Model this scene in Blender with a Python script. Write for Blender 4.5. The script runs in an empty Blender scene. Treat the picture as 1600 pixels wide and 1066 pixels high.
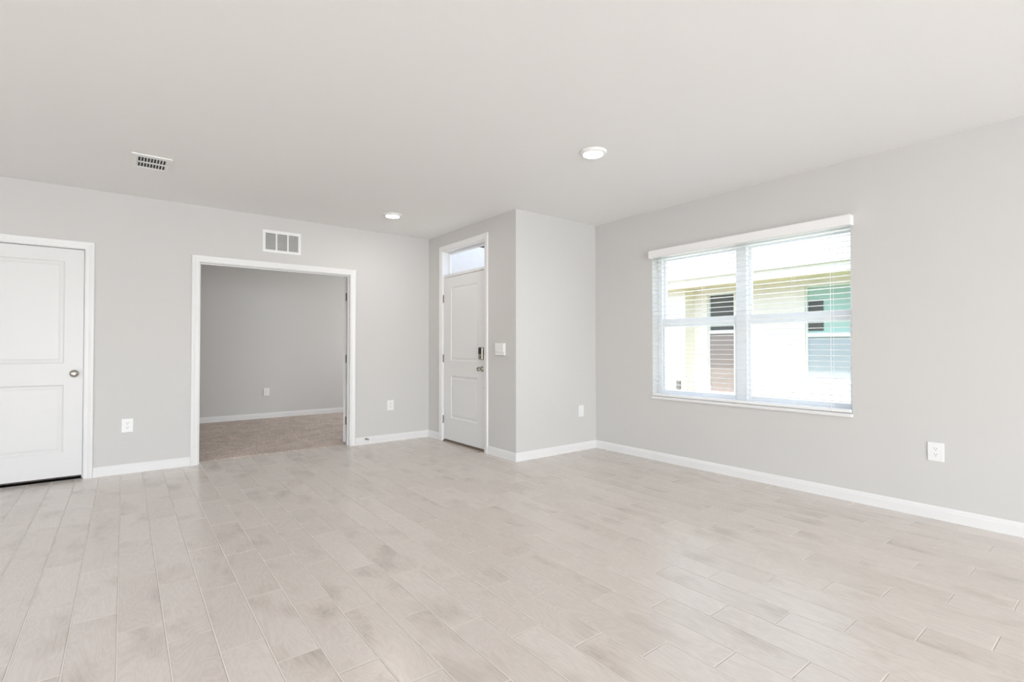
import bpy, bmesh, math
from mathutils import Matrix, Vector

scene = bpy.context.scene
COL = scene.collection
PI = math.pi

# ------------------------------------------------------------------ room measures (metres)
H = 2.586                     # ceiling
XL, XR = -3.6, 4.351          # left wall, right (window) wall
YR, YB = -5.5, 5.857          # wall behind the camera, back wall
XD, YJ = 3.165, 4.008         # entry wall plane, jut wall plane
WT = 0.12                     # inner wall thickness
FY = 9.0                      # far wall of the carpeted room
FX0, FX1 = -2.2, 4.72         # its side walls

# ------------------------------------------------------------------ camera
F_PX, YAW, PITCH, ROLL, CAM_H = 780.97, 0.66055, 0.013904, -0.00071, 1.15926
fw = Vector((math.sin(YAW) * math.cos(PITCH), math.cos(YAW) * math.cos(PITCH), math.sin(PITCH)))
rt = Vector((math.cos(YAW), -math.sin(YAW), 0.0))
up = rt.cross(fw)
r2 = math.cos(ROLL) * rt + math.sin(ROLL) * up
u2 = -math.sin(ROLL) * rt + math.cos(ROLL) * up
cam = bpy.data.cameras.new('camera')
cam.sensor_fit = 'HORIZONTAL'
cam.sensor_width = 36.0
cam.lens = F_PX / 1600.0 * 36.0
cam.clip_start = 0.05
cam_o = bpy.data.objects.new('camera', cam)
COL.objects.link(cam_o)
cam_o.matrix_world = Matrix(((r2.x, u2.x, -fw.x, 0.0), (r2.y, u2.y, -fw.y, 0.0),
                             (r2.z, u2.z, -fw.z, CAM_H), (0, 0, 0, 1)))
scene.camera = cam_o

# ------------------------------------------------------------------ colour management, sky, sun, daylight
vs = scene.view_settings
vs.view_transform = 'Standard'
vs.look = 'None'
vs.exposure = 0.76
vs.gamma = 1.0
vs.use_curve_mapping = False
scene.cycles.max_bounces = 12
scene.cycles.diffuse_bounces = 8
scene.cycles.transparent_max_bounces = 16
scene.cycles.sample_clamp_indirect = 6.0

world = bpy.data.worlds.new('sky')
scene.world = world
world.use_nodes = True
wn = world.node_tree
wn.nodes.clear()
w_out = wn.nodes.new('ShaderNodeOutputWorld')
w_bg = wn.nodes.new('ShaderNodeBackground')
w_sky = wn.nodes.new('ShaderNodeTexSky')
w_sky.sky_type = 'NISHITA'
w_sky.sun_disc = False
w_sky.sun_elevation = math.radians(68)
w_sky.sun_rotation = math.radians(270)
w_sky.air_density = 1.0
w_sky.dust_density = 3.0
w_bg.inputs['Strength'].default_value = 0.42
wn.links.new(w_sky.outputs[0], w_bg.inputs[0])
wn.links.new(w_bg.outputs[0], w_out.inputs[0])


def lamp(name, kind, loc, rot, energy, color=(1, 1, 1), **kw):
    l = bpy.data.lights.new(name, kind)
    l.energy = energy
    l.color = color
    for k, v in kw.items():
        setattr(l, k, v)
    o = bpy.data.objects.new(name, l)
    COL.objects.link(o)
    o.location = loc
    o.rotation_euler = rot
    return o


# sun high over the left side of the house, so it strikes the neighbour's wall below its eave
lamp('sun', 'SUN', (0, 0, 12), (0, math.radians(-22), 0), 3.2, (1.0, 0.97, 0.93), angle=math.radians(0.6))
# daylight entering through the sliding glass door behind the camera
lamp('slider_daylight', 'AREA', (0.5, YR - 0.16, 1.08), (math.radians(90), 0, 0), 204.0, (0.92, 0.965, 1.0),
     shape='RECTANGLE', size=3.6, size_y=2.1)
# daylight entering through the kitchen window further left behind the camera
lamp('kitchen_window_daylight', 'AREA', (-2.4, YR - 0.16, 1.5), (math.radians(90), 0, 0), 55.0, (0.97, 0.98, 1.0),
     shape='RECTANGLE', size=1.7, size_y=1.1)
# added fill light at an opening in the left wall, out of frame
lamp('left_fill_light', 'AREA', (XL - 0.16, 2.0, 1.45), (0, math.radians(-90), 0), 14.0, (1.0, 0.97, 0.94),
     shape='RECTANGLE', size=1.5, size_y=2.4)
# sky light arriving at the big window on the right, outside its glass
lamp('window_daylight', 'AREA', (XR + 0.26, 2.31, 1.40), (0, math.radians(90), 0), 4.5, (0.88, 0.95, 1.0),
     shape='RECTANGLE', size=1.4, size_y=1.8)
# daylight through the window of the carpeted room
lamp('bedroom_window_daylight', 'AREA', (FX1 + 0.16, 7.5, 1.45), (0, math.radians(90), 0), 25.0, (0.95, 0.98, 1.0),
     shape='RECTANGLE', size=1.2, size_y=1.2)


# ------------------------------------------------------------------ materials
def new_mat(name):
    m = bpy.data.materials.new(name)
    m.use_nodes = True
    nt = m.node_tree
    b = nt.nodes['Principled BSDF']
    return m, nt, b


def plain(name, col, rough=0.5, metal=0.0, spec=None, noise=0.0, nscale=60.0, bump=0.0, bscale=200.0, bdist=0.001):
    """Principled with a little procedural colour variation and bump."""
    m, nt, b = new_mat(name)
    b.inputs['Base Color'].default_value = (*col, 1)
    b.inputs['Roughness'].default_value = rough
    b.inputs['Metallic'].default_value = metal
    if spec is not None:
        b.inputs['Specular IOR Level'].default_value = spec
    tc = nt.nodes.new('ShaderNodeTexCoord')
    if noise > 0:
        n = nt.nodes.new('ShaderNodeTexNoise')
        n.inputs['Scale'].default_value = nscale
        n.inputs['Detail'].default_value = 4
        nt.links.new(tc.outputs['Object'], n.inputs['Vector'])
        mx = nt.nodes.new('ShaderNodeMix')
        mx.data_type = 'RGBA'
        mx.inputs[6].default_value = (*[c * (1 - noise) for c in col], 1)
        mx.inputs[7].default_value = (*[min(1, c * (1 + noise)) for c in col], 1)
        nt.links.new(n.outputs['Fac'], mx.inputs[0])
        nt.links.new(mx.outputs[2], b.inputs['Base Color'])
    if bump > 0:
        n2 = nt.nodes.new('ShaderNodeTexNoise')
        n2.inputs['Scale'].default_value = bscale
        n2.inputs['Detail'].default_value = 3
        nt.links.new(tc.outputs['Object'], n2.inputs['Vector'])
        bp = nt.nodes.new('ShaderNodeBump')
        bp.inputs['Strength'].default_value = bump
        bp.inputs['Distance'].default_value = bdist
        nt.links.new(n2.outputs['Fac'], bp.inputs['Height'])
        nt.links.new(bp.outputs[0], b.inputs['Normal'])
    return m


M = {}
M['wall'] = plain('greige_wall_paint', (0.62, 0.612, 0.60), 0.6, spec=0.3, noise=0.01, nscale=2, bump=0.25, bscale=170, bdist=0.0006)
M['ceiling'] = plain('ceiling_paint', (0.86, 0.86, 0.85), 0.8, spec=0.2, bump=0.3, bscale=120, bdist=0.001)
M['trim'] = plain('white_trim_paint', (0.785, 0.785, 0.785), 0.32, spec=0.45)
M['door'] = plain('white_door_paint', (0.745, 0.745, 0.745), 0.38, spec=0.4)
M['plastic'] = plain('white_plastic', (0.83, 0.83, 0.83), 0.35)
M['enamel'] = plain('white_enamel_metal', (0.83, 0.83, 0.82), 0.4)
M['vinyl'] = plain('white_vinyl', (0.84, 0.86, 0.88), 0.35)
M['blind'] = plain('white_blind_slat', (0.86, 0.86, 0.86), 0.42)
M['cord'] = plain('white_cord', (0.85, 0.85, 0.84), 0.8)
M['nickel'] = plain('satin_nickel', (0.46, 0.435, 0.39), 0.24, metal=1.0)
M['hinge'] = plain('dull_nickel', (0.24, 0.23, 0.21), 0.42, metal=1.0)
M['darkslot'] = plain('dark_slot', (0.02, 0.02, 0.02), 0.8)
M['slotgrey'] = plain('socket_slot', (0.22, 0.22, 0.22), 0.7)
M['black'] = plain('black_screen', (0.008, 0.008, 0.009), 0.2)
M['rubber'] = plain('grey_rubber', (0.22, 0.22, 0.22), 0.8)
M['threshold'] = plain('bronze_threshold', (0.20, 0.15, 0.11), 0.45, metal=0.3)
M['duct'] = plain('dark_duct', (0.03, 0.03, 0.03), 0.9)
M['louver'] = plain('grille_louver', (0.72, 0.72, 0.71), 0.45)
M['closet'] = plain('dark_light_block', (0.05, 0.05, 0.05), 0.9)  # near black, for the added box behind the left door
M['stucco'] = plain('cream_stucco', (0.86, 0.80, 0.70), 0.9, spec=0.1, noise=0.03, nscale=14, bump=0.7, bscale=55, bdist=0.006)
M['porchstucco'] = plain('pale_stucco', (0.66, 0.62, 0.58), 0.9, spec=0.1, noise=0.03, nscale=14, bump=0.7, bscale=55, bdist=0.006)
M['fascia'] = plain('cream_fascia', (0.86, 0.80, 0.69), 0.6)
M['soffit'] = plain('tan_soffit', (0.74, 0.66, 0.52), 0.8)
M['screen'] = plain('dark_brown_screen', (0.30, 0.255, 0.235), 0.8, noise=0.1, nscale=3)
M['screenB'] = plain('blue_grey_screen', (0.40, 0.45, 0.48), 0.6, noise=0.15, nscale=2)
M['glassdark'] = plain('dark_window_glass', (0.10, 0.10, 0.09), 0.12)
M['teal'] = plain('teal_window_reflection', (0.40, 0.58, 0.50), 0.15, noise=0.15, nscale=1.5)  # teal reflection put into the pane colour
M['meter'] = plain('grey_outlet_cover', (0.18, 0.18, 0.17), 0.6)

# roof shingles: procedural courses
m, nt, b = new_mat('pale_grey_shingle')
tc = nt.nodes.new('ShaderNodeTexCoord')
br = nt.nodes.new('ShaderNodeTexBrick')
br.inputs['Color1'].default_value = (0.80, 0.79, 0.78, 1)
br.inputs['Color2'].default_value = (0.74, 0.73, 0.72, 1)
br.inputs['Mortar'].default_value = (0.6, 0.59, 0.58, 1)
br.inputs['Scale'].default_value = 1.0
br.inputs['Brick Width'].default_value = 0.3
br.inputs['Row Height'].default_value = 0.14
br.inputs['Mortar Size'].default_value = 0.008
sep = nt.nodes.new('ShaderNodeSeparateXYZ')
com = nt.nodes.new('ShaderNodeCombineXYZ')
nt.links.new(tc.outputs['Object'], sep.inputs[0])
nt.links.new(sep.outputs['Y'], com.inputs['X'])
nt.links.new(sep.outputs['X'], com.inputs['Y'])
nt.links.new(com.outputs[0], br.inputs['Vector'])
nt.links.new(br.outputs['Color'], b.inputs['Base Color'])
b.inputs['Roughness'].default_value = 0.9
M['shingle'] = m

# lawn outside
m, nt, b = new_mat('lawn_grass')
tc = nt.nodes.new('ShaderNodeTexCoord')
n = nt.nodes.new('ShaderNodeTexNoise')
n.inputs['Scale'].default_value = 25
n.inputs['Detail'].default_value = 8
cr = nt.nodes.new('ShaderNodeValToRGB')
cr.color_ramp.elements[0].color = (0.10, 0.16, 0.05, 1)
cr.color_ramp.elements[1].color = (0.30, 0.36, 0.16, 1)
nt.links.new(tc.outputs['Object'], n.inputs['Vector'])
nt.links.new(n.outputs['Fac'], cr.inputs[0])
nt.links.new(cr.outputs[0], b.inputs['Base Color'])
b.inputs['Roughness'].default_value = 1.0
M['lawn'] = m

# clear pane: thin glass
m, nt, b = new_mat('clear_pane')
nt.nodes.remove(b)
out = nt.nodes['Material Output']
tr = nt.nodes.new('ShaderNodeBsdfTransparent')
tr.inputs[0].default_value = (0.97, 0.985, 0.98, 1)
gl = nt.nodes.new('ShaderNodeBsdfGlossy')
gl.inputs['Roughness'].default_value = 0.02
fr = nt.nodes.new('ShaderNodeFresnel')
fr.inputs['IOR'].default_value = 1.45
mx = nt.nodes.new('ShaderNodeMixShader')
ge = nt.nodes.new('ShaderNodeNewGeometry')
iv = nt.nodes.new('ShaderNodeMath')          # reflect at the outer faces only, no false total reflection inside
iv.operation = 'SUBTRACT'
iv.inputs[0].default_value = 1.0
ml = nt.nodes.new('ShaderNodeMath')
ml.operation = 'MULTIPLY'
nt.links.new(ge.outputs['Backfacing'], iv.inputs[1])
nt.links.new(iv.outputs[0], ml.inputs[0])
nt.links.new(fr.outputs[0], ml.inputs[1])
nt.links.new(ml.outputs[0], mx.inputs[0])
nt.links.new(tr.outputs[0], mx.inputs[1])
nt.links.new(gl.outputs[0], mx.inputs[2])
nt.links.new(mx.outputs[0], out.inputs[0])
M['glass'] = m

# lamp lens
m, nt, b = new_mat('lit_lamp_lens')
b.inputs['Base Color'].default_value = (0.9, 0.9, 0.88, 1)
b.inputs['Emission Color'].default_value = (1.0, 0.95, 0.88, 1)
b.inputs['Emission Strength'].default_value = 72.0
M['lens'] = m

# carpet
m, nt, b = new_mat('taupe_carpet')
tc = nt.nodes.new('ShaderNodeTexCoord')
n1 = nt.nodes.new('ShaderNodeTexNoise')
n1.inputs['Scale'].default_value = 55
n1.inputs['Detail'].default_value = 6
n1.inputs['Roughness'].default_value = 0.75
n2 = nt.nodes.new('ShaderNodeTexNoise')
n2.inputs['Scale'].default_value = 2.6
n2.inputs['Detail'].default_value = 3
n2.inputs['Distortion'].default_value = 1.4
cr = nt.nodes.new('ShaderNodeValToRGB')
cr.color_ramp.elements[0].position = 0.37
cr.color_ramp.elements[0].color = (0.31, 0.245, 0.205, 1)
cr.color_ramp.elements[1].position = 0.64
cr.color_ramp.elements[1].color = (0.80, 0.66, 0.57, 1)
ad = nt.nodes.new('ShaderNodeMath')
ad.operation = 'MULTIPLY_ADD'
ad.inputs[1].default_value = 0.26
nt.links.new(tc.outputs['Object'], n1.inputs['Vector'])
nt.links.new(tc.outputs['Object'], n2.inputs['Vector'])
sb = nt.nodes.new('ShaderNodeMath')
sb.operation = 'SUBTRACT'
sb.inputs[1].default_value = 0.13
nt.links.new(n2.outputs['Fac'], ad.inputs[0])
nt.links.new(n1.outputs['Fac'], ad.inputs[2])
nt.links.new(ad.outputs[0], sb.inputs[0])
nt.links.new(sb.outputs[0], cr.inputs[0])
nt.links.new(cr.outputs[0], b.inputs['Base Color'])
b.inputs['Roughness'].default_value = 1.0
b.inputs['Specular IOR Level'].default_value = 0.0
b.inputs['Sheen Weight'].default_value = 0.3
bp = nt.nodes.new('ShaderNodeBump')
bp.inputs['Strength'].default_value = 0.8
bp.inputs['Distance'].default_value = 0.012
nt.links.new(n1.outputs['Fac'], bp.inputs['Height'])
nt.links.new(bp.outputs[0], b.inputs['Normal'])
M['carpet'] = m


# wood-look porcelain planks, 15 x 60 cm, one-third stagger, pale grout
def tile_material():
    m, nt, b = new_mat('wood_look_tile')
    N, L = nt.nodes, nt.links

    def math_(op, a=None, bb=None, c=None):
        nd = N.new('ShaderNodeMath')
        nd.operation = op
        for i, v in enumerate((a, bb, c)):
            if v is None:
                continue
            if isinstance(v, (int, float)):
                nd.inputs[i].default_value = v
            else:
                L.new(v, nd.inputs[i])
        return nd.outputs[0]

    tc = N.new('ShaderNodeTexCoord')
    sp = N.new('ShaderNodeSeparateXYZ')
    L.new(tc.outputs['Object'], sp.inputs[0])
    x, y = sp.outputs['X'], sp.outputs['Y']
    W, LEN, X0, Y0 = 0.15549, 0.5993, -0.32195, 2.3943 + 3 * 0.19977
    rx = math_('DIVIDE', math_('SUBTRACT', x, X0), W)
    row = math_('FLOOR', rx)
    fx = math_('SUBTRACT', rx, row)
    ry = math_('ADD', math_('DIVIDE', math_('SUBTRACT', y, Y0), LEN), math_('DIVIDE', row, 3.0))
    cell = math_('FLOOR', ry)
    fy = math_('SUBTRACT', ry, cell)
    dx = math_('MULTIPLY', math_('MINIMUM', fx, math_('SUBTRACT', 1.0, fx)), W)
    dy = math_('MULTIPLY', math_('MINIMUM', fy, math_('SUBTRACT', 1.0, fy)), LEN)
    d = math_('MINIMUM', dx, dy)
    # 0 in the grout, 1 on the tile
    mr = N.new('ShaderNodeMapRange')
    mr.interpolation_type = 'SMOOTHSTEP'
    mr.inputs['From Min'].default_value = 0.0018
    mr.inputs['From Max'].default_value = 0.0028
    L.new(d, mr.inputs['Value'])
    tile = mr.outputs[0]
    idv = N.new('ShaderNodeCombineXYZ')
    L.new(row, idv.inputs[0])
    L.new(cell, idv.inputs[1])
    wnz = N.new('ShaderNodeTexWhiteNoise')
    wnz.noise_dimensions = '2D'
    L.new(idv.outputs[0], wnz.inputs['Vector'])
    rnd = wnz.outputs['Value']
    # grain coordinates: shifted per tile, stretched along the plank
    sc = N.new('ShaderNodeVectorMath')
    sc.operation = 'SCALE'
    sc.inputs['Scale'].default_value = 37.0
    L.new(wnz.outputs['Color'], sc.inputs[0])
    ad = N.new('ShaderNodeVectorMath')
    L.new(tc.outputs['Object'], ad.inputs[0])
    L.new(sc.outputs[0], ad.inputs[1])
    mp = N.new('ShaderNodeMapping')
    mp.inputs['Scale'].default_value = (1.0, 0.22, 1.0)
    L.new(ad.outputs[0], mp.inputs['Vector'])
    warp = N.new('ShaderNodeTexNoise')
    warp.inputs['Scale'].default_value = 7.0
    warp.inputs['Detail'].default_value = 3
    warp.inputs['Distortion'].default_value = 1.2
    L.new(mp.outputs[0], warp.inputs['Vector'])
    # growth-ring figure
    rings = math_('FRACT', math_('MULTIPLY', warp.outputs['Fac'], 15.0))
    rings = math_('ABSOLUTE', math_('SUBTRACT', rings, 0.5))
    fine = N.new('ShaderNodeTexNoise')
    fine.inputs['Scale'].default_value = 190.0
    fine.inputs['Detail'].default_value = 5
    mp2 = N.new('ShaderNodeMapping')
    mp2.inputs['Scale'].default_value = (1.0, 0.10, 1.0)
    L.new(ad.outputs[0], mp2.inputs['Vector'])
    L.new(mp2.outputs[0], fine.inputs['Vector'])
    blot = N.new('ShaderNodeTexNoise')
    blot.inputs['Scale'].default_value = 5.5
    blot.inputs['Detail'].default_value = 4
    mp3 = N.new('ShaderNodeMapping')
    mp3.inputs['Scale'].default_value = (1.0, 0.5, 1.0)
    L.new(ad.outputs[0], mp3.inputs['Vector'])
    L.new(mp3.outputs[0], blot.inputs['Vector'])
    knot = N.new('ShaderNodeMapRange')
    knot.inputs['From Min'].default_value = 0.53
    knot.inputs['From Max'].default_value = 0.78
    L.new(blot.outputs['Fac'], knot.inputs['Value'])
    v = math_('MULTIPLY_ADD', rings, 0.17, 0.795)
    v = math_('MULTIPLY_ADD', fine.outputs['Fac'], -0.16, math_('ADD', v, 0.08))
    v = math_('MULTIPLY_ADD', rnd, 0.10, math_('SUBTRACT', v, 0.05))
    v = math_('MULTIPLY_ADD', knot.outputs[0], -0.26, v)
    ramp = N.new('ShaderNodeValToRGB')
    e = ramp.color_ramp.elements
    e[0].position = 0.30
    e[0].color = (0.275, 0.232, 0.20, 1)
    e[1].position = 1.0
    e[1].color = (0.715, 0.66, 0.62, 1)
    mid = e.new(0.74)
    mid.color = (0.58, 0.522, 0.478, 1)
    L.new(v, ramp.inputs[0])
    mix = N.new('ShaderNodeMix')
    mix.data_type = 'RGBA'
    mix.inputs[6].default_value = (0.74, 0.685, 0.63, 1)
    L.new(tile, mix.inputs[0])
    L.new(ramp.outputs[0], mix.inputs[7])
    L.new(mix.outputs[2], b.inputs['Base Color'])
    rg = math_('MULTIPLY_ADD', tile, -0.66, 0.90)
    rg = math_('MULTIPLY_ADD', fine.outputs['Fac'], 0.08, math_('SUBTRACT', rg, 0.04))
    L.new(rg, b.inputs['Roughness'])
    spec = math_('MULTIPLY_ADD', tile, 0.82, 0.03)
    L.new(spec, b.inputs['Specular IOR Level'])
    bp = N.new('ShaderNodeBump')
    bp.inputs['Strength'].default_value = 0.8
    bp.inputs['Distance'].default_value = 0.0028
    mb = N.new('ShaderNodeMapRange')
    mb.interpolation_type = 'SMOOTHSTEP'
    mb.inputs['From Min'].default_value = 0.0016
    mb.inputs['From Max'].default_value = 0.0044
    L.new(d, mb.inputs['Value'])
    hgt = math_('MULTIPLY_ADD', fine.outputs['Fac'], 0.02, mb.outputs[0])
    L.new(hgt, bp.inputs['Height'])
    L.new(bp.outputs[0], b.inputs['Normal'])
    return m


M['tile'] = tile_material()


# ------------------------------------------------------------------ mesh helpers
def quad(bm, *pts):
    return bm.faces.new([bm.verts.new(p) for p in pts])


def add_box(bm, lo, hi):
    x0, y0, z0 = lo
    x1, y1, z1 = hi
    v = [bm.verts.new(p) for p in ((x0, y0, z0), (x1, y0, z0), (x1, y1, z0), (x0, y1, z0),
                                   (x0, y0, z1), (x1, y0, z1), (x1, y1, z1), (x0, y1, z1))]
    for f in ((0, 3, 2, 1), (4, 5, 6, 7), (0, 1, 5, 4), (1, 2, 6, 5), (2, 3, 7, 6), (3, 0, 4, 7)):
        bm.faces.new([v[i] for i in f])


def add_lathe(bm, origin, axis, prof, seg=32):
    """Revolve (distance along axis, radius) pairs about an axis; caps closed where radius is 0."""
    ax = Vector(axis).normalized()
    t = Vector((0, 0, 1)) if abs(ax.z) < 0.9 else Vector((1, 0, 0))
    a = ax.cross(t).normalized()
    c = ax.cross(a).normalized()
    o = Vector(origin)
    rings = []
    for s, r in prof:
        if r < 1e-6:
            rings.append([bm.verts.new(o + ax * s)])
        else:
            rings.append([bm.verts.new(o + ax * s + r * (math.cos(2 * PI * k / seg) * a + math.sin(2 * PI * k / seg) * c))
                          for k in range(seg)])
    for A, B in zip(rings, rings[1:]):
        for k in range(seg):
            k2 = (k + 1) % seg
            if len(A) == 1 and len(B) > 1:
                bm.faces.new((A[0], B[k2], B[k]))
            elif len(B) == 1 and len(A) > 1:
                bm.faces.new((A[k], A[k2], B[0]))
            elif len(A) > 1:
                bm.faces.new((A[k], A[k2], B[k2], B[k]))
    if len(rings[0]) > 1:
        bm.faces.new(rings[0][::-1])
    if len(rings[-1]) > 1:
        bm.faces.new(rings[-1])


def cyl(bm, p0, p1, r, seg=16):
    d = Vector(p1) - Vector(p0)
    add_lathe(bm, p0, d, [(0, r), (d.length, r)], seg)


def tube(bm, pts, r, seg=8):
    for a, c in zip(pts, pts[1:]):
        cyl(bm, a, c, r, seg)


def extrude_profile(bm, prof, p0, p1, nrm, k0=0.0, k1=0.0):
    """Sweep a (thickness, height) profile from p0 to p1; nrm = way the thickness grows; k = mitre at each end."""
    p0, p1, nrm = Vector(p0), Vector(p1), Vector(nrm)
    d = (p1 - p0).normalized()
    A, B = [], []
    for t, h in prof:
        off = nrm * t + Vector((0, 0, h))
        A.append(bm.verts.new(p0 + off + d * (k0 * t)))
        B.append(bm.verts.new(p1 + off + d * (k1 * t)))
    n = len(prof)
    for i in range(n):
        j = (i + 1) % n
        bm.faces.new((A[i], A[j], B[j], B[i]))
    bm.faces.new(A[::-1])
    bm.faces.new(B)


def obj(name, bm, mat, parent=None, smooth=False, bevel=0.0, seg=2):
    bmesh.ops.recalc_face_normals(bm, faces=bm.faces)
    me = bpy.data.meshes.new(name)
    bm.to_mesh(me)
    bm.free()
    me.materials.append(mat)
    if smooth:
        me.polygons.foreach_set('use_smooth', [True] * len(me.polygons))
    o = bpy.data.objects.new(name, me)
    COL.objects.link(o)
    if parent is not None:
        o.parent = parent
    if bevel > 0:
        md = o.modifiers.new('bevel', 'BEVEL')
        md.width = bevel
        md.segments = seg
        md.limit_method = 'ANGLE'
        md.angle_limit = math.radians(40)
    elif smooth:
        md = o.modifiers.new('edges', 'EDGE_SPLIT')
        md.split_angle = math.radians(38)
    return o


def tag(o, label=None, cat=None, group=None, kind=None):
    if label:
        o['label'] = label
    if cat:
        o['category'] = cat
    if group:
        o['group'] = group
    if kind:
        o['kind'] = kind
    return o


def thing(name, label, cat, loc=(0, 0, 0), rotz=0.0, group=None, kind=None):
    o = bpy.data.objects.new(name, None)
    COL.objects.link(o)
    o.empty_display_size = 0.1
    o.location = loc
    o.rotation_euler = (0, 0, rotz)
    return tag(o, label, cat, group, kind)


def dup(root, loc, rotz, label, group=None):
    r = root.copy()
    COL.objects.link(r)
    r.location = loc
    r.rotation_euler = (0, 0, rotz)
    r['label'] = label
    if group:
        r['group'] = group
    for ch in list(root.children):
        c = ch.copy()
        COL.objects.link(c)
        c.parent = r
        for g in list(ch.children):
            d = g.copy()
            COL.objects.link(d)
            d.parent = c
    return r


def struct(name, bm, mat, label, cat, **kw):
    return tag(obj(name, bm, mat, **kw), label, cat, kind='structure')


def wall_mesh(axis, pos, thick, u0, u1, z0, z1, holes=()):
    """Solid wall slab with rectangular holes. axis 'x': plane X=pos, u runs along Y; axis 'y': plane Y=pos, u along X."""
    bm = bmesh.new()
    us = sorted({u0, u1, *[h[0] for h in holes], *[h[1] for h in holes]})
    zs = sorted({z0, z1, *[h[2] for h in holes], *[h[3] for h in holes]})
    cache = {}

    def P(u, t, z):
        key = (round(u, 6), round(t, 6), round(z, 6))
        if key not in cache:
            cache[key] = bm.verts.new((pos + t, u, z) if axis == 'x' else (u, pos + t, z))
        return cache[key]

    def solid(i, j):
        if i < 0 or j < 0 or i >= len(us) - 1 or j >= len(zs) - 1:
            return False
        uc, zc = (us[i] + us[i + 1]) / 2, (zs[j] + zs[j + 1]) / 2
        return not any(h[0] < uc < h[1] and h[2] < zc < h[3] for h in holes)

    for i in range(len(us) - 1):
        for j in range(len(zs) - 1):
            if not solid(i, j):
                continue
            a, c, e, g = us[i], us[i + 1], zs[j], zs[j + 1]
            for t in (0, thick):
                bm.faces.new((P(a, t, e), P(c, t, e), P(c, t, g), P(a, t, g)))
            if not solid(i - 1, j):
                bm.faces.new((P(a, 0, e), P(a, thick, e), P(a, thick, g), P(a, 0, g)))
            if not solid(i + 1, j):
                bm.faces.new((P(c, 0, e), P(c, thick, e), P(c, thick, g), P(c, 0, g)))
            if not solid(i, j - 1):
                bm.faces.new((P(a, 0, e), P(c, 0, e), P(c, thick, e), P(a, thick, e)))
            if not solid(i, j + 1):
                bm.faces.new((P(a, 0, g), P(c, 0, g), P(c, thick, g), P(a, thick, g)))
    return bm


# ------------------------------------------------------------------ room shell
# openings
LD0, LD1, LDT = -1.101, -0.2795, 2.041          # left door: jamb faces and head
DD0, DD1, DDT = 0.596, 2.116, 2.020             # double-door opening
FD0, FD1, FDT = 4.570, 5.491, 2.366             # front door + transom
JT = 0.018                                      # jamb thickness
WN0, WN1, WNB, WNT = 1.409, 3.213, 0.640, 2.135  # window opening in the right wall
RWT = 0.20                                      # outer wall thickness
SL0, SL1, SLT = -1.3, 2.3, 2.06                  # sliding door behind the camera
KW = (-3.2, -1.6, 1.0, 2.0)                     # kitchen window behind the camera

bm = bmesh.new()
add_box(bm, (XL - 0.2, YR - 0.2, -0.1), (XR, YB, 0.0))
add_box(bm, (LD0 - 0.02, YB, -0.1), (LD1 + 0.02, YB + 0.030, 0.0))
add_box(bm, (DD0 - 0.02, YB, -0.1), (DD1 + 0.02, 5.985, 0.0))
struct('floor', bm, M['tile'], 'wood-look beige plank tile floor across the empty room', 'floor')
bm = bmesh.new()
add_box(bm, (LD0 - 0.02, YB + 0.030, -0.1), (LD1 + 0.02, YB + 0.9, 0.004))  # coloured black so the gap under the door stays dark
struct('floor_closet', bm, M['black'], 'floor coloured black for the dark gap under the left door', 'floor')
bm = bmesh.new()
add_box(bm, (FX0, 5.985, -0.1), (FX1, FY + 0.1, 0.006))
struct('floor_carpet', bm, M['carpet'], 'taupe carpet floor of the room beyond the double doorway', 'carpet')
bm = bmesh.new()
add_box(bm, (XL - 0.2, YR - 0.2, H), (XD + WT, YB, H + 0.12))
add_box(bm, (XD + WT, YR - 0.2, H), (XR + RWT, YJ + WT, H + 0.12))
struct('ceiling', bm, M['ceiling'], 'smooth off-white ceiling over the empty room', 'ceiling')
bm = bmesh.new()
add_box(bm, (FX0 - 0.1, YB, H), (FX1 + RWT, FY + 0.2, H + 0.12))
struct('ceiling_bedroom', bm, M['ceiling'], 'ceiling of the carpeted room beyond the double doorway', 'ceiling')

struct('wall_back', wall_mesh('y', YB, WT, XL - 0.2, XD + WT, 0, H,
                              [(LD0 - JT, LD1 + JT, 0, LDT + JT), (DD0 - JT, DD1 + JT, 0, DDT + JT)]),
       M['wall'], 'long pale greige wall with the wide double doorway', 'wall')
struct('wall_entry', wall_mesh('x', XD, WT, YJ + WT, YB, 0, H, [(FD0 - JT, FD1 + JT, 0, FDT + JT)]),
       M['wall'], 'shaded greige wall holding the front door', 'wall')
struct('wall_jut', wall_mesh('y', YJ, WT, XD, XR, 0, H),
       M['wall'], 'bright narrow wall between the front door corner and the window wall', 'wall')
struct('wall_right', wall_mesh('x', XR, RWT, YR - 0.2, YJ + WT, 0, H, [(WN0, WN1, WNB, WNT)]),
       M['wall'], 'greige wall with the large blind-covered window', 'wall')
struct('wall_left', wall_mesh('x', XL - 0.2, 0.2, YR, YB, 0, H, [(0.8, 3.2, 0.7, 2.2)]),
       M['wall'], 'greige side wall with an opening added for fill light, out of frame on the left', 'wall')
struct('wall_rear', wall_mesh('y', YR - 0.2, 0.2, XL - 0.2, XR, 0, H, [(SL0, SL1, 0, SLT), KW]),
       M['wall'], 'greige wall behind the camera with sliding door opening', 'wall')
struct('wall_far', wall_mesh('y', FY, 0.12, FX0, FX1, 0, H),
       M['wall'], 'dim grey wall at the far side of the carpeted room', 'wall')
struct('wall_bedroom_left', wall_mesh('x', FX0 - 0.1, 0.1, YB + WT, FY + 0.12, 0, H),
       M['wall'], 'left side wall of the carpeted room', 'wall')
struct('wall_bedroom_right', wall_mesh('x', FX1, 0.2, YB + WT, FY + 0.12, 0, H, [(6.9, 8.1, 0.85, 2.05)]),
       M['wall'], 'right side wall of the carpeted room with its window opening', 'wall')
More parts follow.
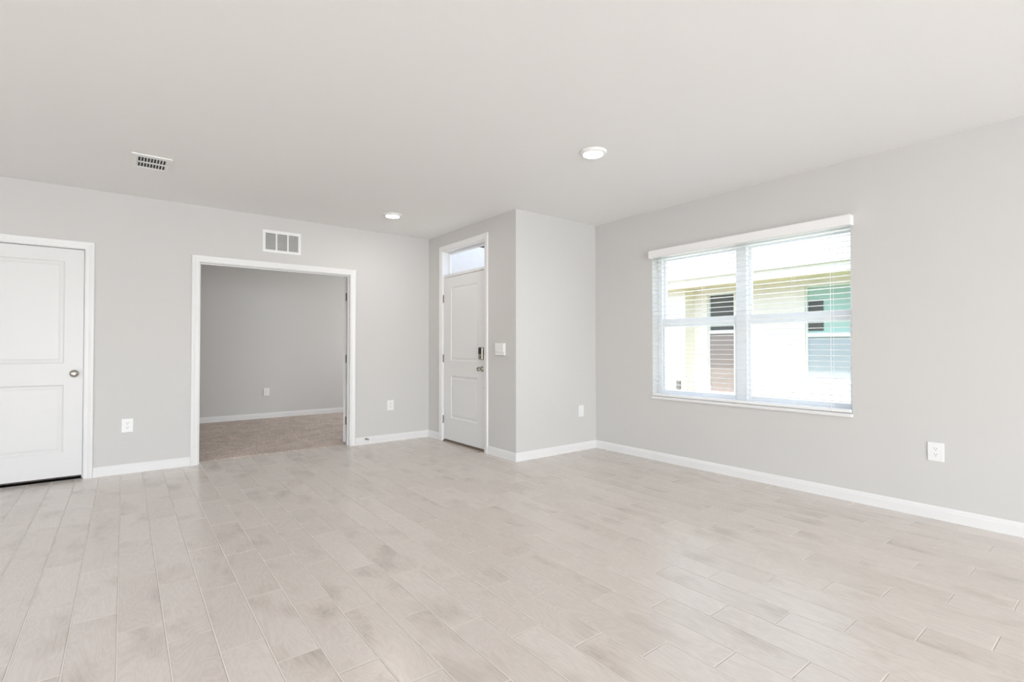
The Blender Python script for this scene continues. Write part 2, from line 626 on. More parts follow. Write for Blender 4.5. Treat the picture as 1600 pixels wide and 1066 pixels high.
struct('wall_porch', wall_mesh('y', YB, WT, XD + WT, FX1 + 0.2, 0, 3.0),
       M['porchstucco'], 'white stucco porch wall seen through the transom glass', 'wall')
bm = bmesh.new()                                 # dark box added behind the left door to keep sky light out
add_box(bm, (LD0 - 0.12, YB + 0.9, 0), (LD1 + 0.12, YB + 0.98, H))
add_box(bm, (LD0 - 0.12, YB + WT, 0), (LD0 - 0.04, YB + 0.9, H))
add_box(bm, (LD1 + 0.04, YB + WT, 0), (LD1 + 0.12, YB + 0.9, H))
struct('wall_light_block', bm, M['closet'], 'unseen dark box added behind the left door to block sky light', 'wall')

# baseboards
BASE = [(0, 0), (0.0135, 0), (0.0135, 0.060), (0.0105, 0.068), (0.0105, 0.074), (0.006, 0.083), (0.004, 0.0875), (0, 0.0875)]
CW = 0.0635                                      # casing width


def baseboard(name, segs, label):
    bm = bmesh.new()
    for p0, p1, nrm, k0, k1 in segs:
        extrude_profile(bm, BASE, p0, p1, nrm, k0, k1)
    struct(name, bm, M['trim'], label, 'baseboard')


RV = 0.006
baseboard('baseboard_back', [((LD1 + RV + CW, YB, 0), (DD0 - RV - CW, YB, 0), (0, -1, 0), 0, 0)],
          'short white baseboard between the left door and the double doorway')
baseboard('baseboard_center', [((DD1 + RV + CW, YB, 0), (XD, YB, 0), (0, -1, 0), 0, -1)],
          'white baseboard between the double doorway and the entry corner')
baseboard('baseboard_left', [((XL, YB, 0), (LD0 - RV - CW, YB, 0), (0, -1, 0), 0, 0)],
          'white baseboard out of frame beyond the left door')
baseboard('baseboard_entry', [((XD, YB, 0), (XD, FD1 + RV + CW, 0), (-1, 0, 0), 1, 0),
                              ((XD, FD0 - RV - CW, 0), (XD, YJ, 0), (-1, 0, 0), 0, 1)],
          'white baseboard in two pieces either side of the front door')
baseboard('baseboard_jut', [((XD, YJ, 0), (XR, YJ, 0), (0, -1, 0), -1, -1)],
          'white baseboard along the bright narrow wall')
baseboard('baseboard_right', [((XR, YJ, 0), (XR, YR, 0), (-1, 0, 0), 1, 0)],
          'long white baseboard under the window')
baseboard('baseboard_far', [((FX0, FY, 0.006), (FX1, FY, 0.006), (0, -1, 0), 0, 0)],
          'white baseboard along the far wall above the carpet')

# door casings and jambs
CAS = [(0.0, 0.0), (0.0, 0.009), (0.004, 0.0115), (0.012, 0.012), (0.024, 0.0125), (0.034, 0.015),
       (0.046, 0.0175), (0.056, 0.018), (0.0605, 0.016), (CW, 0.011), (CW, 0.0)]


def casing_mesh(u0, u1, zt, depth, stop=0.05):
    """Local: u along X, front toward -Y, jamb runs back +Y. u0/u1/zt are jamb faces."""
    bm = bmesh.new()
    loops = []
    for o_, t in CAS:
        a, c, z = u0 - RV - o_, u1 + RV + o_, zt + RV + o_
        loops.append([bm.verts.new(p) for p in ((a, -t, 0), (a, -t, z), (c, -t, z), (c, -t, 0))])
    n = len(loops)
    for i in range(n):
        A, B = loops[i], loops[(i + 1) % n]
        for k in range(3):
            bm.faces.new((A[k], A[k + 1], B[k + 1], B[k]))
    bm.faces.new([l[0] for l in loops])
    bm.faces.new([l[3] for l in loops][::-1])
    cas = bm
    bm = bmesh.new()
    add_box(bm, (u0 - JT + 0.001, 0.0, 0), (u0, depth, zt + JT - 0.001))
    add_box(bm, (u1, 0.0, 0), (u1 + JT - 0.001, depth, zt + JT - 0.001))
    add_box(bm, (u0, 0.0, zt), (u1, depth, zt + JT - 0.001))
    if stop:
        s0, s1, st = stop, stop + 0.032, 0.011
        add_box(bm, (u0, s0, 0), (u0 + st, s1, zt))
        add_box(bm, (u1 - st, s0, 0), (u1, s1, zt))
        add_box(bm, (u0 + st, s0, zt - st), (u1 - st, s1, zt))
    return cas, bm


def door_frame(name, u0, u1, zt, loc, rotz, depth, stop, label):
    t = thing(name, label, 'door frame', loc, rotz, kind='structure')
    c, j = casing_mesh(u0, u1, zt, depth, stop)
    obj('casing', c, M['trim'], t)
    obj('jamb', j, M['trim'], t, bevel=0.0012)
    return t


door_frame('trim_1', LD0, LD1, LDT, (0, YB, 0), 0, WT, 0.060, 'white casing and jamb around the closed door at the left')
door_frame('trim_2', DD0, DD1, DDT, (0, YB, 0), 0, WT, 0.038, 'wide white casing and jamb around the open double doorway')
# entry: local u = -Y, so u = 5.6 - Y
EY = 5.6
door_frame('trim_3', EY - FD1, EY - FD0, FDT, (XD, EY, 0), -PI / 2, WT, 0, 'tall white casing and jamb around front door and transom')


# ------------------------------------------------------------------ doors
def slab_mesh(w, h, thick, panels):
    """Moulded two-panel slab: x 0..w, z 0..h, front at y=0 facing -Y."""
    bm = bmesh.new()
    us = sorted({0, w, *[p[0] for p in panels], *[p[1] for p in panels]})
    zs = sorted({0, h, *[p[2] for p in panels], *[p[3] for p in panels]})
    steps = [(0.0, 0.0), (0.004, 0.003), (0.011, 0.0085), (0.017, 0.0095), (0.024, 0.009), (0.040, 0.0045), (0.046, 0.004)]
    for side in (0, 1):
        def Y(d):
            return d if side == 0 else thick - d
        for i in range(len(us) - 1):
            for j in range(len(zs) - 1):
                uc, zc = (us[i] + us[i + 1]) / 2, (zs[j] + zs[j + 1]) / 2
                if any(p[0] < uc < p[1] and p[2] < zc < p[3] for p in panels):
                    continue
                quad(bm, (us[i], Y(0), zs[j]), (us[i + 1], Y(0), zs[j]), (us[i + 1], Y(0), zs[j + 1]), (us[i], Y(0), zs[j + 1]))
        for (a, c, e, g) in panels:
            prev = None
            for ins, d in steps:
                L = [bm.verts.new(p) for p in ((a + ins, Y(d), e + ins), (c - ins, Y(d), e + ins),
                                               (c - ins, Y(d), g - ins), (a + ins, Y(d), g - ins))]
                if prev:
                    for k in range(4):
                        bm.faces.new((prev[k], prev[(k + 1) % 4], L[(k + 1) % 4], L[k]))
                prev = L
            bm.faces.new(prev)
    for p in (((0, 0, 0), (0, thick, 0), (0, thick, h), (0, 0, h)), ((w, 0, 0), (w, thick, 0), (w, thick, h), (w, 0, h)),
              ((0, 0, 0), (w, 0, 0), (w, thick, 0), (0, thick, 0)), ((0, 0, h), (w, 0, h), (w, thick, h), (0, thick, h))):
        quad(bm, *p)
    bmesh.ops.remove_doubles(bm, verts=bm.verts, dist=1e-5)
    return bm


KNOB = [(0, 0.0325), (0.004, 0.0325), (0.008, 0.029), (0.011, 0.016), (0.016, 0.0115), (0.030, 0.0115), (0.035, 0.016),
        (0.041, 0.0235), (0.049, 0.0268), (0.057, 0.0265), (0.063, 0.0225), (0.066, 0.014), (0.0668, 0.0)]


def knob(parent, u, y, z):
    bm = bmesh.new()
    add_lathe(bm, (u, y, z), (0, -1, 0), KNOB, 40)
    return obj('door_knob', bm, M['nickel'], parent, smooth=True)


def hinge(parent, u, y, z, leaf=0.0, mat=None):
    bm = bmesh.new()
    for k in range(5):
        z0 = z - 0.0445 + k * 0.0178
        cyl(bm, (u, y, z0 + 0.0004), (u, y, z0 + 0.0174), 0.0062, 14)
    add_lathe(bm, (u, y, z + 0.0445), (0, 0, 1), [(0, 0.0066), (0.003, 0.0066), (0.006, 0.003), (0.0065, 0)], 14)
    add_lathe(bm, (u, y, z - 0.0445), (0, 0, -1), [(0, 0.0066), (0.003, 0.0066), (0.006, 0.003), (0.0065, 0)], 14)
    return obj('hinge', bm, mat or M['hinge'], parent, smooth=True)


def panels_for(w, b0, b1, a0, a1, m):
    return [(m, w - m, b0, b1), (m, w - m, a0, a1)]


# left door: closed, knob on its right
DW = 0.8135
t = thing('door_1', 'closed white two-panel door with satin nickel knob at the left', 'door', (LD0 + 0.004, YB + 0.022, 0.034), 0, kind='structure')
obj('panel_slab', slab_mesh(DW, 2.003, 0.035, panels_for(DW, 0.212, 0.806, 0.992, 1.893, 0.1275)), M['door'], t)
knob(t, DW - 0.060, 0.0, 0.901)
bm = bmesh.new()
add_box(bm, (DW - 0.0005, 0.006, 0.872), (DW + 0.003, 0.029, 0.930))
obj('latch_plate', bm, M['hinge'], t)

# the two leaves of the double doorway, swung into the carpeted room
LW = 0.756
pl = panels_for(LW, 0.212, 0.806, 0.992, 1.870, 0.115)
for sgn, nm, px, lab in ((1, 'door_2', DD1, 'right white leaf of the double doors swung open into the carpeted room'),
                         (-1, 'door_3', DD0, 'left white leaf of the double doors swung open behind the wall')):
    t = thing(nm, lab, 'door', (px, YB + WT + 0.007, 0.030), 0, kind='structure')
    bm = slab_mesh(LW, 1.985, 0.035, pl)
    bmesh.ops.translate(bm, verts=bm.verts, vec=(0.006, -0.035 - 0.007, 0))
    ang = math.radians(32)
    if sgn < 0:
        bmesh.ops.scale(bm, verts=bm.verts, vec=(-1, 1, 1))
        ang = -ang
    # leaf swung: hinge pin at the origin, slab on the far side of the pin
    bmesh.ops.scale(bm, verts=bm.verts, vec=(1, -1, 1))
    bmesh.ops.rotate(bm, verts=bm.verts, cent=(0, 0, 0), matrix=Matrix.Rotation(ang, 3, 'Z'))
    obj('panel_slab', bm, M['door'], t)
    for z in (1.745, 1.000, 0.258):
        h = hinge(t, 0.0, 0.0, z)
        bm = bmesh.new()
        # leaf let into the jamb face
        add_box(bm, (-0.0022 if sgn > 0 else 0.0, -0.034, z - 0.044), (0.0 if sgn > 0 else 0.0022, -0.003, z + 0.044))
        obj('hinge_leaf', bm, M['hinge'], h)

# front door
FW = 0.913
t = thing('door_4', 'white two-panel front door with black keypad lock', 'door', (XD + 0.016, FD1 - 0.004, 0.027), -PI / 2, kind='structure')
obj('panel_slab', slab_mesh(FW, 2.007, 0.044, panels_for(FW, 0.273, 0.790, 0.975, 1.880, 0.166)), M['door'], t)
kb = knob(t, FW - 0.066, 0.0, 0.896)
bm = bmesh.new()
u0 = FW - 0.066
add_box(bm, (u0 - 0.037, -0.030, 0.998), (u0 + 0.037, 0.0, 1.143))
lk = obj('keypad_lock', bm, M['nickel'], t, bevel=0.010, seg=4)
bm = bmesh.new()
add_box(bm, (u0 - 0.031, -0.0325, 1.062), (u0 + 0.031, -0.0295, 1.137))
obj('keypad_screen', bm, M['black'], lk, bevel=0.001)
bm = bmesh.new()
add_lathe(bm, (u0, -0.030, 1.030), (0, -1, 0), [(0, 0.017), (0.004, 0.017), (0.006, 0.014), (0.006, 0)], 24)
add_box(bm, (u0 - 0.005, -0.046, 1.012), (u0 + 0.005, -0.034, 1.048))
obj('thumb_turn', bm, M['hinge'], lk)
bm = bmesh.new()
add_lathe(bm, (FW - 0.030, 0.0, 0.690), (0, -1, 0), [(0, 0.005), (0.002, 0.005), (0.003, 0.003), (0.003, 0)], 12)
obj('screw_head', bm, M['hinge'], t)
for z in (1.751, 1.003, 0.242):
    h = hinge(t, -0.004, -0.010, z)
    bm = bmesh.new()
    add_box(bm, (-0.0035, -0.008, z - 0.044), (-0.001, 0.030, z + 0.044))
    obj('hinge_leaf', bm, M['nickel'], h)
bm = bmesh.new()
prof = [(0, 0.0), (0.0, 0.008), (0.012, 0.016), (0.06, 0.022), (0.11, 0.018), (0.11, 0.0)]
extrude_profile(bm, prof, (XD + 0.004, FD0 + 0.001, 0), (XD + 0.004, FD1 - 0.001, 0), (1, 0, 0))
struct('trim_4', bm, M['threshold'], 'dark bronze threshold strip under the front door', 'threshold')

# transom window above the front door
t = thing('window_2', 'narrow glass transom window above the front door', 'window', (XD, EY, 0), -PI / 2, kind='structure')
bm = bmesh.new()
a, c = EY - FD1 + 0.001, EY - FD0 - 0.001
add_box(bm, (a, 0.012, 2.040), (c, 0.119, 2.072))           # transom bar
add_box(bm, (a, 0.085, 2.072), (a + 0.022, 0.119, FDT - 0.001))
add_box(bm, (c - 0.022, 0.085, 2.072), (c, 0.119, FDT - 0.001))
add_box(bm, (a + 0.022, 0.085, FDT - 0.026), (c - 0.022, 0.119, FDT - 0.001))
add_box(bm, (a + 0.022, 0.085, 2.072), (c - 0.022, 0.119, 2.092))
obj('window_frame', bm, M['trim'], t, bevel=0.002)
bm = bmesh.new()
add_box(bm, (a + 0.020, 0.100, 2.090), (c - 0.020, 0.104, FDT - 0.024))
obj('pane', bm, M['glass'], t)

# ------------------------------------------------------------------ big window, sill and blind
t = thing('window_1', 'large white twin single-hung window behind the blind', 'window', (XR, 0, 0), 0, kind='structure')
FXa, FXb = 0.100, 0.165
bm = bmesh.new()
add_box(bm, (FXa, WN0, WNB), (FXb, WN0 + 0.022, WNT))
add_box(bm, (FXa, WN1 - 0.045, WNB), (FXb, WN1, WNT))
add_box(bm, (FXa, WN0 + 0.022, WNT - 0.045), (FXb, WN1 - 0.045, WNT))
add_box(bm, (FXa, WN0 + 0.022, WNB), (FXb, WN1 - 0.045, WNB + 0.045))
obj('window_frame', bm, M['vinyl'], t, bevel=0.002)
bm = bmesh.new()
add_box(bm, (FXa - 0.010, 2.262, WNB + 0.045), (FXb, 2.358, WNT - 0.045))
obj('mullion', bm, M['vinyl'], t, bevel=0.002)
for y0, y1 in ((WN0 + 0.022, 2.262), (2.358, WN1 - 0.045)):
    for z0, z1, dx in ((WNB + 0.045, 1.452, 0.012), (1.374, WNT - 0.045, 0.036)):
        s0, s1 = FXa + dx, FXa + dx + 0.024
        st = 0.026
        bot, top = (0.038, 0.076) if dx < 0.02 else (0.060, 0.026)
        bm = bmesh.new()
        add_box(bm, (s0, y0, z0), (s1, y0 + st, z1))
        add_box(bm, (s0, y1 - st, z0), (s1, y1, z1))
        add_box(bm, (s0, y0 + st, z0), (s1, y1 - st, z0 + bot))
        add_box(bm, (s0, y0 + st, z1 - top), (s1, y1 - st, z1))
        sash = obj('sash', bm, M['vinyl'], t, bevel=0.002)
        bm = bmesh.new()
        add_box(bm, (s0 + 0.010, y0 + st - 0.004, z0 + bot - 0.004), (s0 + 0.014, y1 - st + 0.004, z1 - top + 0.004))
        obj('pane', bm, M['glass'], sash)
bm = bmesh.new()
add_box(bm, (-0.022, WN0 - 0.004, 0.632), (0.100, WN1 + 0.004, 0.660))
o = obj('window_sill', bm, M['trim'], t, bevel=0.006, seg=3)
o['label'] = 'white window sill ledge'

# cut the sill into the wall opening: the ledge sits in the opening, its nose in front of the wall
t = thing('window_blind', 'wide white horizontal slat blind with valance over the large window', 'blind', (XR, 0, 0), 0)
VY0, VY1 = 1.389, 3.213
bm = bmesh.new()
vp = [(-0.066, 2.088), (-0.066, 2.150), (-0.070, 2.156), (-0.070, 2.161), (-0.056, 2.161), (-0.056, 2.083), (-0.063, 2.083)]
A = [bm.verts.new((x, VY0, z)) for x, z in vp]
B = [bm.verts.new((x, VY1, z)) for x, z in vp]
for i in range(len(vp)):
    j = (i + 1) % len(vp)
    bm.faces.new((A[i], A[j], B[j], B[i]))
bm.faces.new(A[::-1])
bm.faces.new(B)
add_box(bm, (-0.056, VY0, 2.083), (-0.001, VY0 + 0.012, 2.161))
add_box(bm, (-0.056, VY1 - 0.012, 2.083), (-0.001, VY1, 2.161))
obj('valance', bm, M['blind'], t, bevel=0.0015)
SY0, SY1 = WN0 + 0.004, WN1 - 0.004
bm = bmesh.new()
add_box(bm, (-0.012, SY0, 2.092), (0.040, SY1, 2.134))
obj('headrail', bm, M['blind'], t, bevel=0.002)
bm = bmesh.new()
PITCHZ = 0.0440
NS = 31
ztop = 2.066
for k in range(NS):
    z = ztop - k * PITCHZ
    # shallow curved slat, cross-section swept along Y
    sec = []
    for s in range(7):
        f = s / 6.0
        x = -0.010 + 0.050 * f
        zz = z + 0.0022 * (1 - (2 * f - 1) ** 2)
        sec.append((x, zz))
    loop = sec + [(x, zz - 0.0028) for x, zz in reversed(sec)]
    A = [bm.verts.new((x, SY0, zz)) for x, zz in loop]
    B = [bm.verts.new((x, SY1, zz)) for x, zz in loop]
    n = len(loop)
    for i in range(n):
        j = (i + 1) % n
        bm.faces.new((A[i], A[j], B[j], B[i]))
    bm.faces.new(A[::-1])
    bm.faces.new(B)
obj('slats', bm, M['blind'], t)
bm = bmesh.new()
add_box(bm, (-0.012, SY0, 0.664), (0.042, SY1, 0.689))
rail = obj('bottom_rail', bm, M['blind'], t, bevel=0.005, seg=3)
LY = [3.02, 2.64, 2.20, 1.83, 1.545]
for y in LY:
    bm = bmesh.new()
    for x in (-0.0125, 0.0425):
        cyl(bm, (x, y, 0.676), (x, y, 2.10), 0.0011, 6)
    cyl(bm, (0.015, y + 0.012, 0.676), (0.015, y + 0.012, 2.10), 0.0010, 6)
    for k in range(NS):
        z = ztop - k * PITCHZ - 0.0030
        cyl(bm, (-0.0125, y, z), (0.0425, y, z), 0.0007, 4)
    obj('ladder_cord', bm, M['cord'], t)
    bm = bmesh.new()
    add_lathe(bm, (-0.012, y, 0.676), (-1, 0, 0), [(0, 0.006), (0.002, 0.006), (0.003, 0.004), (0.003, 0)], 14)
    obj('cord_button', bm, M['blind'], rail)
bm = bmesh.new()
cyl(bm, (-0.020, 3.085, 1.50), (-0.020, 3.085, 2.09), 0.0042, 6)
add_lathe(bm, (-0.020, 3.085, 1.50), (0, 0, -1), [(0, 0.0042), (0.004, 0.006), (0.03, 0.006), (0.034, 0)], 8)
obj('tilt_wand', bm, M['louver'], t)


# ------------------------------------------------------------------ wall plates
PLW, PLH = 0.088, 0.126


def plate(parent, w=PLW, h=PLH):
    bm = bmesh.new()
    add_box(bm, (-w / 2, -0.0075, -h / 2), (w / 2, 0.0, h / 2))
    return obj('wall_plate', bm, M['plastic'], parent, bevel=0.0035, seg=3)


def outlet(loc, rotz, label, group):
    t = thing('power_outlet', label, 'outlet', loc, rotz, group)
    plate(t)
    for zc in (0.0195, -0.0195):
        bm = bmesh.new()
        # rounded receptacle face: circle clipped top and bottom
        pts = []
        for k in range(40):
            a = 2 * PI * k / 40
            pts.append((0.0175 * math.cos(a), max(-0.0145, min(0.0145, 0.0175 * math.sin(a)))))
        f0 = [bm.verts.new((x, -0.0070, zc + z)) for x, z in pts]
        f1 = [bm.verts.new((x, -0.0090, zc + z)) for x, z in pts]
        bm.faces.new(f1)
        for k in range(40):
            bm.faces.new((f0[k], f0[(k + 1) % 40], f1[(k + 1) % 40], f1[k]))
        rc = obj('receptacle', bm, M['plastic'], t)
        bm = bmesh.new()
        add_box(bm, (-0.0078, -0.0094, zc + 0.0005), (-0.0050, -0.0088, zc + 0.0095))
        add_box(bm, (0.0050, -0.0094, zc + 0.0010), (0.0078, -0.0088, zc + 0.0090))
        add_lathe(bm, (0, -0.0088, zc - 0.0068), (0, -1, 0), [(0, 0.0030), (0.0006, 0.0030), (0.0006, 0)], 14)
        obj('slots', bm, M['slotgrey'], rc)
    return t


G = 'white wall outlets around the room'
o1 = outlet((0.034, YB, 0.443), 0, 'white outlet on the wall between left door and double doorway', G)
dup(o1, (2.629, YB, 0.4475), 0, 'white outlet right of the double doorway near the entry corner', G)
dup(o1, (1.865, FY, 0.438), 0, 'small white outlet on the far wall of the carpeted room', G)
dup(o1, (XR, 0.920, 0.4535), -PI / 2, 'large white outlet on the window wall, right of the window', G)

t = thing('wall_plate', 'plain white wall plate low on the bright narrow wall', 'wall plate', (4.102, YJ, 0.4455), 0)
plate(t, 0.086, 0.128)
bm = bmesh.new()
add_box(bm, (-0.0165, -0.0095, -0.0335), (0.0165, -0.0070, 0.0335))
obj('insert', bm, M['plastic'], t, bevel=0.001)

t = thing('control_panel', 'white square control panel on the wall right of the front door', 'control panel', (XD, 4.263, 1.147), -PI / 2)
bm = bmesh.new()
add_box(bm, (-0.082, -0.020, -0.064), (0.082, 0.0, 0.064))
obj('housing', bm, M['plastic'], t, bevel=0.004, seg=3)
bm = bmesh.new()
add_box(bm, (-0.076, -0.0270, -0.030), (0.076, -0.0198, 0.060))
obj('flip_cover', bm, M['plastic'], t, bevel=0.003, seg=3)

# spring door stop on the baseboard
t = thing('door_stop', 'small grey door stop on the baseboard right of the double doorway', 'door stop', (2.312, YB - 0.0130, 0.066), 0)
bm = bmesh.new()
add_lathe(bm, (0, 0, 0), (0, -1, 0), [(0, 0.011), (0.003, 0.011), (0.006, 0.007), (0.006, 0)], 20)
for k in range(12):
    s = 0.006 + k * 0.0048
    add_lathe(bm, (0, -s, 0), (0, -1, 0), [(0, 0.0048), (0.0012, 0.0062), (0.0036, 0.0062), (0.0048, 0.0048)], 16)
obj('spring', bm, M['hinge'], t, smooth=True)
bm = bmesh.new()
add_lathe(bm, (0, -0.063, 0), (0, -1, 0), [(0, 0.0065), (0.002, 0.0085), (0.012, 0.0085), (0.015, 0.006), (0.015, 0)], 20)
obj('tip', bm, M['rubber'], t, smooth=True)


# ------------------------------------------------------------------ grilles
def frame_box(bm, x0, x1, z0, z1, m0, m1, y0, y1):
    add_box(bm, (x0, y0, z0), (x1, y1, z0 + m1))
    add_box(bm, (x0, y0, z1 - m1), (x1, y1, z1))
    add_box(bm, (x0, y0, z0 + m1), (x0 + m0, y1, z1 - m1))
    add_box(bm, (x1 - m0, y0, z0 + m1), (x1, y1, z1 - m1))


t = thing('return_air_grille', 'white louvred return air grille above the double doorway', 'vent', (1.3615, YB, 2.314), 0)
gw, gh = 0.392, 0.244
bm = bmesh.new()
frame_box(bm, -gw / 2, gw / 2, -gh / 2, gh / 2, 0.030, 0.031, -0.009, 0.0)
obj('frame', bm, M['enamel'], t, bevel=0.003, seg=3)
bm = bmesh.new()
add_box(bm, (-gw / 2 + 0.026, -0.0006, -gh / 2 + 0.026), (gw / 2 - 0.026, -0.0001, gh / 2 - 0.026))
obj('backing', bm, M['duct'], t)
for x in (-0.0575, 0.0590):
    bm = bmesh.new()
    add_box(bm, (x - 0.0075, -0.0085, -gh / 2 + 0.031), (x + 0.0075, -0.0008, gh / 2 - 0.031))
    obj('divider', bm, M['enamel'], t)
bm = bmesh.new()
nl = 17
for k in range(nl):
    z = -gh / 2 + 0.034 + k * (gh - 0.068) / (nl - 1)
    for x0, x1 in ((-gw / 2 + 0.030, -0.065), (-0.050, 0.0515), (0.0665, gw / 2 - 0.030)):
        v = [bm.verts.new(p) for p in ((x0, -0.0010, z + 0.0045), (x1, -0.0010, z + 0.0045), (x1, -0.0080, z - 0.0035), (x0, -0.0080, z - 0.0035),
                                       (x0, -0.0010, z + 0.0055), (x1, -0.0010, z + 0.0055), (x1, -0.0080, z - 0.0025), (x0, -0.0080, z - 0.0025))]
        for f in ((0, 3, 2, 1), (4, 5, 6, 7), (0, 1, 5, 4), (1, 2, 6, 5), (2, 3, 7, 6), (3, 0, 4, 7)):
            bm.faces.new([v[i] for i in f])
obj('louvers', bm, M['louver'], t)

# ceiling register
t = thing('ceiling_register', 'white slotted air register on the ceiling at the left', 'vent', (0.1575, 4.722, H), 0)
rw, rl = 0.250, 0.366
bm = bmesh.new()


def cframe(bm, x0, x1, y0, y1, mx_, my_, z0, z1):
    add_box(bm, (x0, y0, z0), (x1, y0 + my_, z1))
    add_box(bm, (x0, y1 - my_, z0), (x1, y1, z1))
    add_box(bm, (x0, y0 + my_, z0), (x0 + mx_, y1 - my_, z1))
    add_box(bm, (x1 - mx_, y0 + my_, z0), (x1, y1 - my_, z1))


cframe(bm, -rw / 2, rw / 2, -rl / 2, rl / 2, 0.036, 0.056, -0.010, 0.0)
obj('frame', bm, M['enamel'], t, bevel=0.004, seg=3)
bm = bmesh.new()
add_box(bm, (-rw / 2 + 0.03, -rl / 2 + 0.05, -0.0008), (rw / 2 - 0.03, rl / 2 - 0.05, -0.0002))
obj('duct_opening', bm, M['duct'], t)
bm = bmesh.new()
nf = 10
for k in range(nf):
    x = -rw / 2 + 0.038 + k * (rw - 0.076) / (nf - 1)
    y0, y1 = -rl / 2 + 0.056, rl / 2 - 0.056
    for ya, yb in ((y0, -0.006), (0.006, y1)):
        v = [bm.verts.new(p) for p in ((x - 0.0025, ya, -0.0010), (x - 0.0010, ya, -0.0010), (x + 0.0050, ya, -0.0095), (x + 0.0035, ya, -0.0095),
                                       (x - 0.0025, yb, -0.0010), (x - 0.0010, yb, -0.0010), (x + 0.0050, yb, -0.0095), (x + 0.0035, yb, -0.0095))]
        for f in ((0, 1, 2, 3), (7, 6, 5, 4), (0, 4, 5, 1), (1, 5, 6, 2), (2, 6, 7, 3), (3, 7, 4, 0)):
            bm.faces.new([v[i] for i in f])
obj('fins', bm, M['enamel'], t)
bm = bmesh.new()
add_box(bm, (-rw / 2 + 0.036, -0.006, -0.0095), (rw / 2 - 0.036, 0.006, -0.0010))
obj('center_bar', bm, M['enamel'], t)


# ------------------------------------------------------------------ ceiling lights
def ceiling_light(loc, label, group):
    t = thing('ceiling_light', label, 'ceiling light', loc, 0, group)
    bm = bmesh.new()
    prof = [(0.0, 0.098), (0.006, 0.098), (0.014, 0.093), (0.020, 0.082), (0.0205, 0.072), (0.016, 0.068), (0.012, 0.066), (0.012, 0.0)]
    add_lathe(bm, (0, 0, 0), (0, 0, -1), prof, 56)
    obj('trim_ring', bm, M['enamel'], t, smooth=True)
    bm = bmesh.new()
    add_lathe(bm, (0, 0, 0), (0, 0, -1), [(0.0125, 0.064), (0.017, 0.0645), (0.0215, 0.060), (0.0245, 0.042), (0.0255, 0.02), (0.0258, 0.0)], 48)
    obj('lens', bm, M['lens'], t, smooth=True)
    return t


G = 'round flush ceiling lights'
l1 = ceiling_light((2.690, 2.497, H), 'lit round ceiling light nearest the window wall', G)
dup(l1, (2.262, 4.995, H), 0, 'lit round ceiling light near the front door', G)

# ------------------------------------------------------------------ outside: lawn and the house next door
bm = bmesh.new()
add_box(bm, (XR + RWT + 0.02, -30, -0.45), (60, 40, -0.25))
struct('ground', bm, M['lawn'], 'grass strip between the two houses outside the window', 'lawn')
bm = bmesh.new()
add_box(bm, (XD + WT, YJ + WT, -0.2), (XR + RWT + 2.2, YB, -0.04))  # unseen slab added to bounce daylight up through the transom
struct('floor_porch_bounce', bm, M['porchstucco'], 'pale concrete porch slab added out of view to bounce light', 'porch')
NX = XR + 3.3                       # neighbour's wall plane
t = thing('neighbor_house', 'cream stucco house next door seen through the blind', 'house', (NX, 0, -0.25), 0)
ZO = 0.25
A0, A1, B0, B1 = 4.10, 4.56, 1.85, 3.055      # openings in Y
bm = wall_mesh('x', 0, 0.2, -12, 4.80, 0, 2.14 + ZO,
               [(B0, B1, 0.70 + ZO, 2.035 + ZO), (A0, A1, 0.42 + ZO, 2.045 + ZO)])
bm2 = wall_mesh('x', -0.27, 0.47, 4.80, 20, 0, 2.14 + ZO)
me2 = bpy.data.meshes.new('tmp')
bm2.to_mesh(me2)
bm2.free()
bm.from_mesh(me2)
bpy.data.meshes.remove(me2)
obj('wall', bm, M['stucco'], t)
bm = bmesh.new()
add_box(bm, (-0.47, -12, 2.13 + ZO), (-0.45, 20, 2.27 + ZO))
obj('fascia', bm, M['fascia'], t)
bm = bmesh.new()
add_box(bm, (-0.45, -12, 2.14 + ZO), (0.2, 20, 2.155 + ZO))
obj('soffit', bm, M['soffit'], t)
bm = bmesh.new()
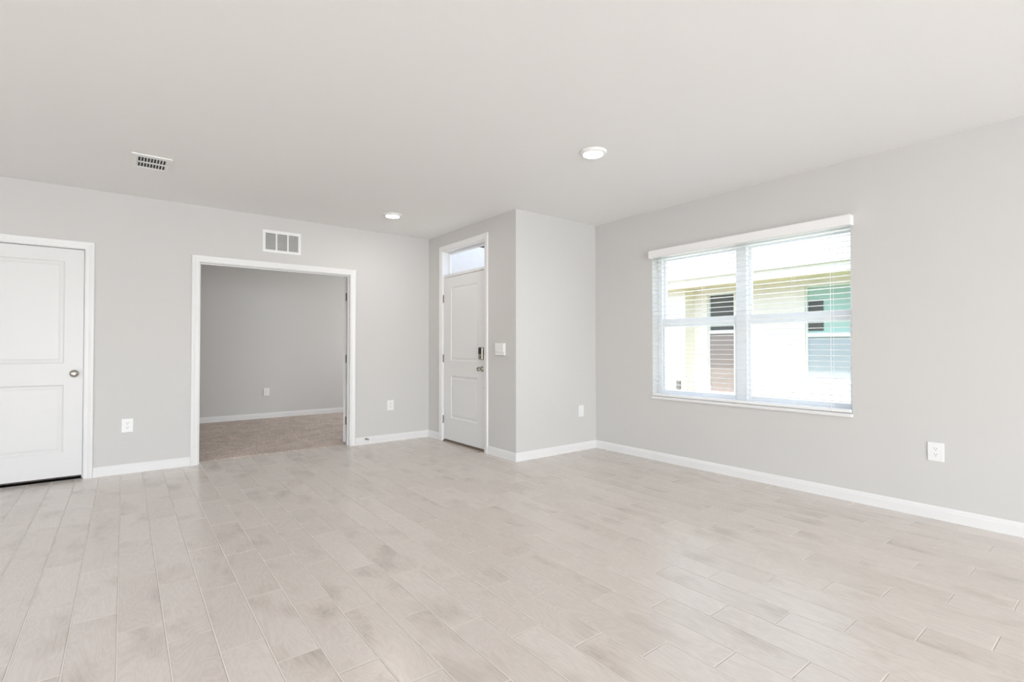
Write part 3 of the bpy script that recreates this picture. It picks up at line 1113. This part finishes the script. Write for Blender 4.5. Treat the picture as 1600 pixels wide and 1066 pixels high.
v = [bm.verts.new(p) for p in ((-0.52, -12.2, 2.265 + ZO), (-0.52, 20.2, 2.265 + ZO), (6.5, 20.2, 5.1 + ZO), (6.5, -12.2, 5.1 + ZO),
                               (-0.52, -12.2, 2.295 + ZO), (-0.52, 20.2, 2.295 + ZO), (6.5, 20.2, 5.13 + ZO), (6.5, -12.2, 5.13 + ZO))]
for f in ((0, 1, 2, 3), (7, 6, 5, 4), (0, 4, 5, 1), (1, 5, 6, 2), (2, 6, 7, 3), (3, 7, 4, 0)):
    bm.faces.new([v[i] for i in f])
obj('roof', bm, M['shingle'], t)


def nb_window(y0, y1, z0, z1, zr, top_mat, low_mat, lab):
    bm = bmesh.new()
    f = 0.022
    z0, z1, zr = z0 + ZO, z1 + ZO, zr + ZO
    add_box(bm, (0.03, y0, z0), (0.09, y0 + f, z1))
    add_box(bm, (0.03, y1 - f, z0), (0.09, y1, z1))
    add_box(bm, (0.03, y0 + f, z0), (0.09, y1 - f, z0 + f))
    add_box(bm, (0.03, y0 + f, z1 - f), (0.09, y1 - f, z1))
    add_box(bm, (0.03, y0 + f, zr - 0.028), (0.09, y1 - f, zr + 0.028))
    w = obj('window', bm, M['vinyl'], t)
    w['label'] = lab
    bm = bmesh.new()
    add_box(bm, (0.07, y0 + f, zr + 0.028), (0.075, y1 - f, z1 - f))
    obj('upper_pane', bm, top_mat, w)
    bm = bmesh.new()
    add_box(bm, (0.055, y0 + f, z0 + f), (0.060, y1 - f, zr - 0.028))
    obj('lower_screen', bm, low_mat, w)
    return w


nb_window(A0, A1, 0.42, 2.045, 1.42, M['glassdark'], M['screen'], 'tall narrow dark window')
wB = nb_window(B0, B1, 0.70, 2.035, 1.34, M['teal'], M['screenB'], 'window with teal reflection painted on its upper glass')
bm = bmesh.new()
add_box(bm, (0.062, 2.84, 1.40 + ZO), (0.069, B1 - 0.023, 1.83 + ZO))  # dark panel stands in for a reflection in the upper glass
obj('dark_reflection_panel', bm, M['glassdark'], wB)
bm = bmesh.new()
add_box(bm, (-0.32, 4.88, 0.47 + ZO), (-0.27, 4.95, 0.61 + ZO))
obj('outdoor_outlet_cover', bm, M['meter'], t, bevel=0.006)
